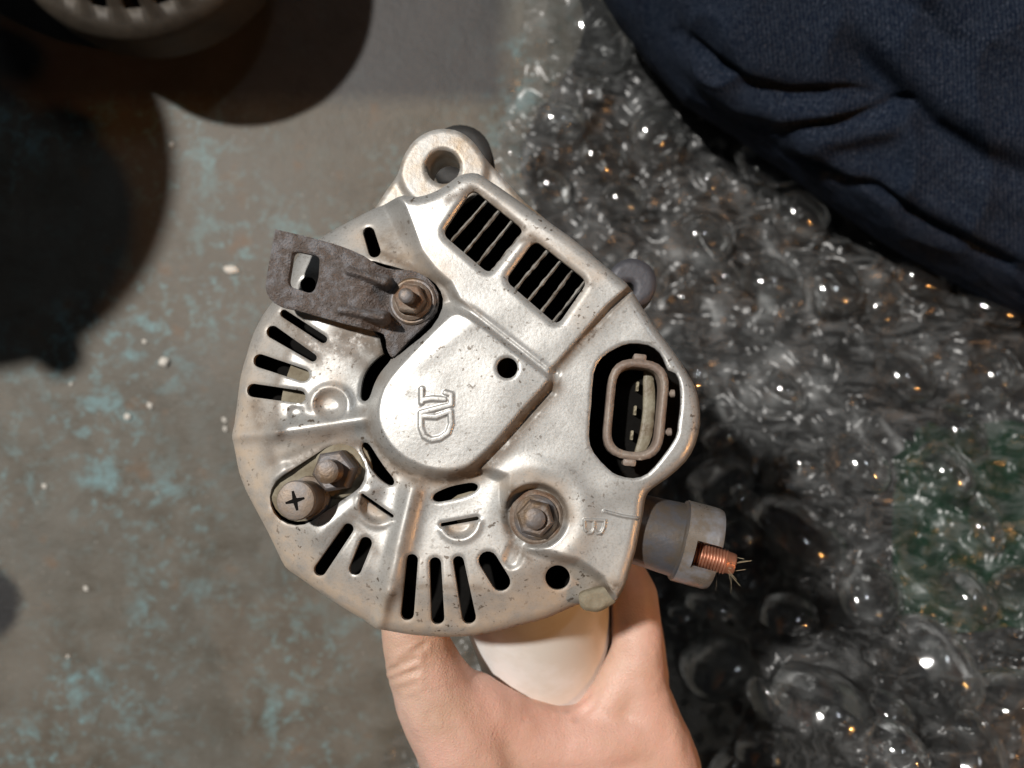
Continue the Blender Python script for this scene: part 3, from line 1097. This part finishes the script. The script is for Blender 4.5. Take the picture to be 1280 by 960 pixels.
def other_alternator(name, loc, label, height, k=1.0, ears=(2.9, 1.2), vents=True):
    r = empty(name, loc, label, 'alternator', 'spare alternators on the floor')
    R = 0.084 * k
    o = Vector(loc)
    zt = height
    # cover: lathe with windows left open in its sloping shoulder
    prof = [(0.010, zt - 0.002), (0.030, zt), (0.046, zt), (0.056, zt - 0.001), (0.0615, zt - 0.003), (0.0650, zt - 0.006), (0.0695, zt - 0.0095),
            (0.0712, zt - 0.012), (0.0790, zt - 0.0165), (0.083, zt - 0.0200), (0.084, zt - 0.025), (0.084, zt - 0.050), (0.079, zt - 0.052)]
    prof = [(a_ * k, b_) for a_, b_ in prof]
    seg = 144
    verts, faces = [], []
    for (rr, z) in prof:
        for i in range(seg):
            t = 2 * math.pi * i / seg
            bump = 1.0 + 0.004 * noise.noise((math.cos(t) * 3, math.sin(t) * 3, z * 40))
            verts.append(o + Vector((rr * bump * math.cos(t), rr * bump * math.sin(t), z)))
    for j in range(len(prof) - 1):
        for i in range(seg):
            if vents and j in (5, 6) and (i % 6) in (0, 1, 2) and (i // 6) % 8 != 7:
                continue
            ni = (i + 1) % seg
            faces.append((j * seg + i, j * seg + ni, (j + 1) * seg + ni, (j + 1) * seg + i))
    faces.append(tuple(range(seg - 1, -1, -1)))
    cv = make('rear_cover', verts, faces, M_shaded_brown, r, True, 50)
    sm = cv.modifiers.new('thickness', 'SOLIDIFY')
    sm.thickness = 0.0022
    lathe('winding_core', o, (0, 0, 1), [(60 * k, 55), (81.6 * k, 56), (81.6 * k, zt * 1000 - 27), (76 * k, zt * 1000 - 19), (64 * k, zt * 1000 - 13), (50 * k, zt * 1000 - 8)], M_iron, r, 48)
    lathe('pulley', o, (0, 0, 1), [(30, 0), (34, 1), (34, 6), (26, 10), (34, 14), (34, 22), (24, 24), (24, 62)], M_iron, r, 40)
    for an in ears:
        c = o + Vector((math.cos(an), math.sin(an), 0)) * (R + 0.008)
        lathe('mounting_ear', c + Vector((0, 0, zt - 0.055)), (0, 0, 1), [(17, 0), (18, 1), (18, 22), (16.5, 24), (7, 24), (7, 12)], M_shaded_brown, r, 28)
    return r


second = other_alternator('alternator', (deep(146, -160, 0.49).x, deep(146, -160, 0.49).y, 0), 'brown alternator darkened as if in shade at the top left edge, cut by frame', 0.11, 1.13)
shadow_caster = other_alternator('alternator', (-0.537, 0.252, 0), 'unseen tall alternator shape outside the left edge, added to cast a shadow on the floor', 0.285, 1.75, (-1.1,), False)  # unseen oversized copy, added to cast the black shadow on the left floor

# ------------------------------------------------------------------ bubble wrap
WRAP = [(668, -80), (650, 60), (632, 130), (616, 200), (606, 420), (585, 700), (548, 830), (505, 905), (470, 965), (455, 1090), (1480, 1090), (1480, -80)]


def wrap_dist(px, py):
    """distance below the camera of the crumpled sheet"""
    a = float(ss(700, 1150, px)) * float(ss(150, 900, py))
    d = 0.572 - 0.165 * a - 0.045 * float(ss(760, 960, py)) * float(ss(760, 900, px))
    q = Vector((px * 0.011, py * 0.011, 0.0))
    d -= 0.016 * noise.noise(q) + 0.006 * abs(noise.noise(q * 2.3 + Vector((5, 1, 2)))) + 0.0010 * noise.noise(q * 5.1)
    d -= 0.007 * (1 - abs(noise.noise(q * 3.0 + Vector((1, 7, 3))))) ** 9 + 0.0003 * (1 - abs(noise.noise(q * 7.0 + Vector((4, 2, 3))))) ** 6
    return min(0.594, d)


BIG = [(898, 830, 46), (1022, 885, 72), (1165, 832, 66), (1262, 880, 60), (1120, 935, 40), (745, 45, 52), (1085, 745, 44), (955, 940, 36), (1205, 745, 42),
       (985, 770, 38), (700, 150, 34), (820, 170, 36), (880, 300, 40), (960, 350, 34), (1040, 360, 38), (1130, 470, 40), (1070, 580, 42), (1180, 590, 38),
       (1240, 470, 36), (690, 235, 28), (780, 250, 30)]
CREASE = []
for (bx, by, br) in BIG:
    n = random.randint(7, 11)
    for k in range(n):
        t = 2 * math.pi * (k + random.uniform(-0.3, 0.3)) / n
        e = random.uniform(1.35, 1.9)
        CREASE.append(([(bx + br * 0.95 * math.cos(t), by + br * 0.95 * math.sin(t)),
                        (bx + br * e * math.cos(t + 0.12), by + br * e * math.sin(t + 0.12))], random.uniform(0.0015, 0.004)))
for k in range(30):
    x, y, t, L = random.uniform(640, 1300), random.uniform(-20, 980), random.uniform(0, 6.28), random.uniform(25, 80)
    CREASE.append(([(x, y), (x + L * math.cos(t), y + L * math.sin(t)), (x + 1.6 * L * math.cos(t + 0.3), y + 1.6 * L * math.sin(t + 0.3))], random.uniform(0.002, 0.006)))
wrap = empty('bubble_wrap', (0.16, 0.0, 0.0), 'crumpled clear bubble wrap covering the right side of the floor', 'bubble wrap')
gx = np.arange(440, 1400, 5.0)
gy = np.arange(-90, 1060, 5.0)
Q = np.array([(x, y) for y in gy for x in gx])
sd = sdpoly(WRAP, Q)
ins = sd < 4
ridge = np.zeros(len(Q))
for pts, am in CREASE:
    pa = np.array(pts)
    lo, hi = pa.min(0) - 20, pa.max(0) + 20
    ix = np.where((Q[:, 0] > lo[0]) & (Q[:, 0] < hi[0]) & (Q[:, 1] > lo[1]) & (Q[:, 1] < hi[1]))[0]
    if len(ix):
        ridge[ix] = np.maximum(ridge[ix], am * np.exp(-(dseg(Q[ix], pts) / 5.5) ** 2))
for (bx, by, br) in BIG:
    ridge = ridge - 0.008 * (1 - ss(br * 0.7, br * 1.0, np.hypot(Q[:, 0] - bx, Q[:, 1] - by)))
verts, idm = [], {}
for i, (q, k) in enumerate(zip(Q, ins)):
    if k:
        idm[i] = len(verts)
        verts.append(deep(q[0], q[1], wrap_dist(q[0], q[1]) - ridge[i]))
faces = []
nx = len(gx)
for j in range(len(gy) - 1):
    for i in range(nx - 1):
        f = [j * nx + i, (j + 1) * nx + i, (j + 1) * nx + i + 1, j * nx + i + 1]
        if all(k in idm for k in f):
            faces.append([idm[k] for k in f])
make('film', verts, faces, M_film, wrap, True)


def bubble_mesh(seed, rug=1.0):
    nu, nv = 9, 28
    verts, faces = [(0, 0, 0.62)], []
    for j in range(1, nu + 1):
        ph = (math.pi / 2) * j / nu
        for i in range(nv):
            t = 2 * math.pi * i / nv
            r = math.sin(ph) ** 0.85
            z = 0.62 * math.cos(ph) ** 0.8 if j < nu else -0.05
            k = noise.noise((math.cos(t) * 1.1 + seed * 3.1, math.sin(t) * 1.1, seed * 1.7 + z))
            wr = math.sin(t * (7 + seed % 4) + seed) * 0.035 * (j / nu) ** 2 + noise.noise((math.cos(t) * 5, math.sin(t) * 5, seed + z * 4)) * 0.06 * (j / nu)
            r = r * (1 + (0.10 * k + wr) * rug)
            z = z * (1 + 0.25 * rug * noise.noise((math.cos(t) * r * 1.5, math.sin(t) * r * 1.5, seed * 2.2)))
            verts.append((r * math.cos(t), r * math.sin(t), z))
    for i in range(nv):
        faces.append((0, 1 + i, 1 + (i + 1) % nv))
    for j in range(nu - 1):
        for i in range(nv):
            b0, b1 = 1 + j * nv, 1 + (j + 1) * nv
            faces.append((b0 + i, b1 + i, b1 + (i + 1) % nv, b0 + (i + 1) % nv))
    me = bpy.data.meshes.new('bubble')
    me.from_pydata(verts, [], faces)
    me.polygons.foreach_set('use_smooth', [True] * len(me.polygons))
    me.materials.append(M_bub)
    return me


BM = [bubble_mesh(s, 0.45) for s in range(8)]
BMB = [bubble_mesh(s, 0.25) for s in range(4)]
placed = []
tries = 0
while len(placed) < 105 and tries < 9000:
    big = BIG[tries] if tries < len(BIG) else None
    tries += 1
    px, py = random.uniform(600, 1400), random.uniform(-60, 1060)
    if big:
        px, py = big[:2]
    if sdpoly(WRAP, [(px, py)])[0] > -22:
        continue
    d = wrap_dist(px, py)
    c = deep(px, py, d - 0.004)
    r = random.choice((0.013, 0.018, 0.023, 0.027, 0.031))
    if big:
        r = big[2] * K * d
    elif any((c - q).length < (r + s) * 0.80 for q, s in placed):
        continue
    placed.append((c, r))
    ex = deep(px + 8, py, wrap_dist(px + 8, py)) - c
    ey = deep(px, py - 8, wrap_dist(px, py - 8)) - c
    nrm = ex.cross(ey).normalized()
    nrm = (nrm + Vector((random.uniform(-0.2, 0.2), random.uniform(-0.2, 0.2), 0))).normalized()
    o = bpy.data.objects.new('bubble', random.choice(BMB if big else BM))
    COL.objects.link(o)
    o.parent = wrap
    o.location = c - Vector(wrap.location)
    rot = nrm.to_track_quat('Z', 'Y') @ Matrix.Rotation(random.uniform(0, 6.28), 3, 'Z').to_quaternion()
    o.rotation_euler = rot.to_euler()
    s = r * random.uniform(0.95, 1.1)
    o.scale = (s, s * random.uniform(0.82, 1.0), r * (random.uniform(1.0, 1.2) if big else random.uniform(0.7, 1.05)))

# what shows dark and green through the wrap
verts, faces = [], []
nx, ny = 60, 60
for j in range(ny + 1):
    for i in range(nx + 1):
        px, py = 690 + (1520 - 690) * i / nx, -60 + 1170 * j / ny
        px = px + 40 * math.sin(j * 0.35) * (1 - i / nx)
        d = min(0.594, wrap_dist(px, py) + 0.028 + 0.010 * noise.noise((px * 0.02, py * 0.02, 4)))
        verts.append(deep(px, py, d))
for j in range(ny):
    for i in range(nx):
        k = j * (nx + 1) + i
        faces.append((k, k + nx + 1, k + nx + 2, k + 1))
o = make('plastic_sheet', verts, faces, M_sheet, None, True)
tag(o, 'crumpled black plastic sheet showing dark through the bubble wrap', 'plastic sheet')
verts, faces = [], []
for j in range(29):
    for i in range(29):
        u_, v_ = i / 28 * 2 - 1, j / 28 * 2 - 1
        px, py = 1225 + 110 * u_ + 14 * noise.noise((v_ * 2, u_, 0)), 660 + 130 * v_ + 16 * noise.noise((u_ * 2, v_, 8))
        d = wrap_dist(px, py) + 0.015 + 0.006 * noise.noise((px * 0.03, py * 0.03, 14)) + 0.02 * max(0, u_ * u_ + v_ * v_ - 0.8)
        verts.append(deep(px, py, d))
for j in range(28):
    for i in range(28):
        k = j * 29 + i
        faces.append((k, k + 29, k + 30, k + 1))
o = make('plastic_bag', verts, faces, M_green, None, True)
tag(o, 'green plastic bag glimpsed under the bubble wrap at the right', 'plastic bag')

# ------------------------------------------------------------------ jeans leg, top right
EDGE = [(700, -160), (745, -60), (780, 0), (826, 60), (868, 108), (935, 150), (1000, 196), (1062, 242), (1130, 290), (1205, 332), (1290, 380), (1400, 430), (1520, 490)]
leg = empty('person', (0.30, 0.26, 0.0), 'leg in dark blue jeans beside the bubble wrap, top right', 'person')
RL = 0.105
n_t, n_a = 300, 210
verts, faces, uvs = [], [], []
E3 = [deep(x, y, 0.50) for x, y in EDGE]
seglen = [0]
for i in range(1, len(E3)):
    seglen.append(seglen[-1] + (E3[i] - E3[i - 1]).length)


def edge_at(s):
    for i in range(1, len(E3)):
        if s <= seglen[i] or i == len(E3) - 1:
            t = (s - seglen[i - 1]) / (seglen[i] - seglen[i - 1])
            return E3[i - 1].lerp(E3[i], t)


along = (E3[-1] - E3[0]).normalized()
nup = Vector((-along.y, along.x, 0))
if nup.y < 0:
    nup = -nup
raw, nrm_l = [], []
for j in range(n_t + 1):
    s = seglen[-1] * j / n_t
    c = edge_at(s) + nup * (RL * 0.93)
    for i in range(n_a + 1):
        th = -2.0 + 3.5 * i / n_a        # 0 = up to the camera, negative = towards the wrap
        q = Vector((s * 10 + th * 0.8, th * 1.0 - s * 3, 0))
        dr = 0.010 * noise.noise(q) + 0.006 * (1 - abs(noise.noise(q * 1.9 + Vector((3, 0, 1))))) ** 3 - 0.003
        dr *= float(ss(-1.75, -1.0, th))
        dr += 0.0006 * noise.noise(q * 9)
        dirv = Vector((0, 0, 0.85 * math.cos(th))) + nup * math.sin(th)
        raw.append(c + dirv * (RL + dr))
        nrm_l.append(dirv.normalized())
        uvs.append((s, th * RL))
raw = np.array([tuple(v) for v in raw])
nrm_l = np.array([tuple(v) for v in nrm_l])
dd = CAMZ - raw[:, 2]
JP = np.stack([640 + raw[:, 0] / (dd * K), 480 - raw[:, 1] / (dd * K)], 1)


def fold(pts, depth, wd, off, rise, wd2):
    """a valley along the line with a puffed-up roll of cloth beside it"""
    lo = [(x + off[0], y + off[1]) for x, y in pts]
    # the fold dies out towards its ends
    a_, b_ = np.array(pts[0], float), np.array(pts[-1], float)
    t = ((JP - a_) @ (b_ - a_)) / ((b_ - a_) @ (b_ - a_))
    fade = ss(-0.12, 0.25, t) * ss(1.12, 0.75, t)
    return fade * (-depth * np.exp(-(dseg(JP, pts) / wd) ** 2) + rise * np.exp(-(dseg(JP, lo) / wd2) ** 2))


disp = (fold([(850, 40), (890, 78), (930, 106), (985, 120), (1060, 116), (1105, 126)], 0.010, 9, (-4, 22), 0.009, 15)
        + fold([(975, 160), (1040, 152), (1100, 138), (1140, 128)], 0.010, 8, (6, 20), 0.008, 15)
        + fold([(1050, 50), (1110, 112), (1165, 165), (1230, 205), (1300, 235)], 0.012, 22, (24, -38), 0.008, 30)
        + fold([(990, 190), (1050, 222), (1090, 236)], 0.006, 7, (12, -14), 0.006, 12)
        + fold([(1080, 225), (1150, 272), (1225, 312), (1290, 345)], 0.006, 9, (14, -20), 0.007, 15)
        + fold([(1040, -40), (1150, 10), (1200, 60)], 0.006, 14, (18, -18), 0.006, 20)
        + 0.0013 * np.exp(-(dseg(JP, [(1062, 192), (1130, 242), (1200, 290), (1290, 345)]) / 3.5) ** 2)
        + 0.0015 * np.exp(-(dseg(JP, [(1100, 0), (1190, 36), (1290, 64)]) / 4.5) ** 2))
verts = [tuple(v) for v in raw + nrm_l * (disp * 0.72)[:, None]]
for j in range(n_t):
    for i in range(n_a):
        k = j * (n_a + 1) + i
        faces.append((k, k + 1, k + n_a + 2, k + n_a + 1))
make('jeans', verts, faces, M_denim, leg, True, None, None, uvs)

# ------------------------------------------------------------------ hand


def hand_mesh():
    bm = bmesh.new()

    def blob(p0, r0, p1, r1, n=7):
        L = (p1 - p0).length
        m = max(2, int(L / 0.003))
        for k in range(m + 1):
            t = k / m
            mat = Matrix.Translation(p0.lerp(p1, t))
            bmesh.ops.create_icosphere(bm, subdivisions=2, radius=r0 + (r1 - r0) * t, matrix=mat)

    def chain(pts):
        P_ = [(deep(x, y, d), r * 0.001) for x, y, d, r in pts]
        for (a_, ra), (b_, rb) in zip(P_[:-1], P_[1:]):
            blob(a_, ra, b_, rb)
    # forearm, wrist and palm
    chain([(725, 1330, 0.345, 33), (712, 1180, 0.335, 30), (700, 1060, 0.325, 28)])
    chain([(640, 1040, 0.318, 26), (620, 985, 0.308, 24)])
    chain([(755, 1050, 0.325, 27), (800, 985, 0.318, 22)])
    chain([(700, 1020, 0.325, 25), (700, 965, 0.318, 19)])
    # thumb
    chain([(615, 985, 0.306, 24), (580, 925, 0.298, 20.5), (545, 868, 0.292, 16.2), (523, 815, 0.288, 13.2), (517, 780, 0.286, 12.6),
           (530, 730, 0.284, 12.0), (556, 690, 0.284, 9.5)])
    # web between thumb and forefinger
    chain([(575, 925, 0.300, 17), (640, 925, 0.302, 15), (690, 932, 0.305, 15.5), (745, 925, 0.307, 15.5), (800, 915, 0.309, 15)])
    chain([(600, 960, 0.304, 17), (700, 975, 0.307, 17), (800, 960, 0.309, 17)])
    chain([(745, 900, 0.308, 11), (772, 862, 0.309, 11), (790, 830, 0.309, 11)])
    chain([(590, 880, 0.296, 13), (640, 905, 0.301, 13), (690, 915, 0.305, 12)])
    # fingers, stacked away from the camera
    chain([(826, 968, 0.312, 17), (818, 925, 0.310, 15), (800, 860, 0.309, 12.2), (797, 805, 0.309, 10.8), (792, 745, 0.312, 10.4), (765, 690, 0.318, 9.2), (725, 655, 0.325, 8.0)])
    chain([(812, 985, 0.334, 16), (806, 905, 0.334, 13), (802, 805, 0.334, 10.8), (790, 740, 0.337, 10.4), (755, 690, 0.343, 9.2), (710, 668, 0.350, 8.0)])
    chain([(800, 985, 0.354, 15), (796, 905, 0.357, 12), (790, 812, 0.359, 10.4), (776, 752, 0.361, 9.8), (742, 706, 0.366, 8.6), (705, 690, 0.372, 7.8)])
    chain([(780, 985, 0.372, 14), (776, 905, 0.379, 11), (770, 832, 0.381, 9.2), (756, 785, 0.383, 8.6), (732, 752, 0.386, 7.6), (708, 740, 0.390, 7.0)])
    # palm heel
    chain([(700, 1040, 0.345, 24), (780, 1000, 0.350, 20), (770, 960, 0.365, 15)])
    me = bpy.data.meshes.new('hand_raw')
    bm.to_mesh(me)
    bm.free()
    o = bpy.data.objects.new('hand_raw', me)
    COL.objects.link(o)
    r = o.modifiers.new('r', 'REMESH')
    r.mode = 'VOXEL'
    r.voxel_size = 0.0011
    s = o.modifiers.new('s', 'SMOOTH')
    s.factor = 0.6
    s.iterations = 34
    dg = bpy.context.evaluated_depsgraph_get()
    me2 = bpy.data.meshes.new_from_object(o.evaluated_get(dg))
    bpy.data.objects.remove(o)
    return me2


hm = hand_mesh()
person = empty('person', deep(700, 1060, 0.33), 'bare hand gripping the white sleeve under the alternator from below', 'person')
vv = np.empty(len(hm.vertices) * 3)
hm.vertices.foreach_get('co', vv)
vv = vv.reshape(-1, 3)
# creases at the thumb joint and in the web
CR = [((489, 838), (520, 822), 1.0), ((490, 848), (522, 838), 0.7), ((500, 826), (530, 806), 0.7), ((655, 900), (690, 893), 0.35),
      ((735, 868), (712, 885), 0.6), ((745, 880), (720, 898), 0.5), ((505, 860), (520, 856), 0.4)]
dist = CAMZ - vv[:, 2]
pp = np.stack([640 + vv[:, 0] / (dist * K), 480 - vv[:, 1] / (dist * K)], 1)
dz = np.zeros(len(vv))
for a_, b_, am in CR:
    d_ = dseg(pp, [a_, b_])
    dz -= am * 0.0009 * np.exp(-(d_ / 3.2) ** 2) - am * 0.0003 * np.exp(-((d_ - 7) / 4) ** 2)
nn = np.empty(len(hm.vertices) * 3)
hm.vertices.foreach_get('normal', nn)
nn = nn.reshape(-1, 3)
dz += np.array([0.0011 * noise.noise(Vector(v_) * 42) + 0.00035 * noise.noise(Vector(v_) * 150) for v_ in vv])
vv = vv + nn * dz[:, None] - np.array(person.location)
hm.vertices.foreach_set('co', vv.ravel())
hm.name = 'hand'
hm.materials.clear()
hm.materials.append(M_skin)
hm.polygons.foreach_set('use_smooth', [True] * len(hm.polygons))
ho = bpy.data.objects.new('hand', hm)
COL.objects.link(ho)
ho.parent = person

# ------------------------------------------------------------------ grit and chips on the floor


def chip(px, py, sx, sy, rz, label, group=None):
    bm = bmesh.new()
    bmesh.ops.create_icosphere(bm, subdivisions=2, radius=1.0)
    k = random.uniform(0, 50)
    for v in bm.verts:
        v.co *= 1 + 0.35 * noise.noise(v.co * 1.3 + Vector((k, 0, 0)))
        v.co.z *= 0.45
    me = bpy.data.meshes.new('paint_chip')
    bm.to_mesh(me)
    bm.free()
    me.materials.append(M_chip)
    o = bpy.data.objects.new('paint_chip', me)
    p = deep(px, py, CAMZ - 0.0012)
    u = K * CAMZ
    o.scale = (sx * u / 2, sy * u / 2, min(sx, sy) * u / 2)
    p.z = 0.40 * min(sx, sy) * u / 2
    o.location = p
    o.rotation_euler = (0, 0, rz)
    COL.objects.link(o)
    tag(o, label, 'chip', group)


chip(289, 337, 19, 10, -0.1, 'largest white chip on the floor, left of the rusty bracket', None)
chip(205, 452, 13, 12, 0.3, 'round white crumb on the floor just below the black shadow', None)
for (x, y, a_, lab) in (
        (187, 507, 9, 'right one of two neighbouring pale crumbs on open floor left of the alternator'),
        (159, 521, 9, 'left one of two neighbouring pale crumbs on open floor left of the alternator'),
        (280, 525, 7, 'upper of two touching pale crumbs by the left rim of the alternator'),
        (281, 536, 7, 'lower of two touching pale crumbs by the left rim of the alternator'),
        (180, 427, 6, 'small pale crumb just above the round white crumb, at the shadow edge'),
        (88, 480, 5, 'tiny pale crumb just under the big black shadow near the left edge'),
        (55, 608, 7, 'lone pale crumb near the left edge, level with the cross-head screw'),
        (107, 736, 7, 'pale crumb right of the round dark spot on the floor'),
        (214, 180, 6, 'small pale crumb beside the black shadow on the upper left floor'),
        (84, 821, 5, 'lowest pale crumb on the floor, at the lower left')):
    chip(x, y, a_ * random.uniform(0.9, 1.2), a_ * random.uniform(0.7, 0.9), random.uniform(0, 3), lab, 'grit crumbs on the floor')
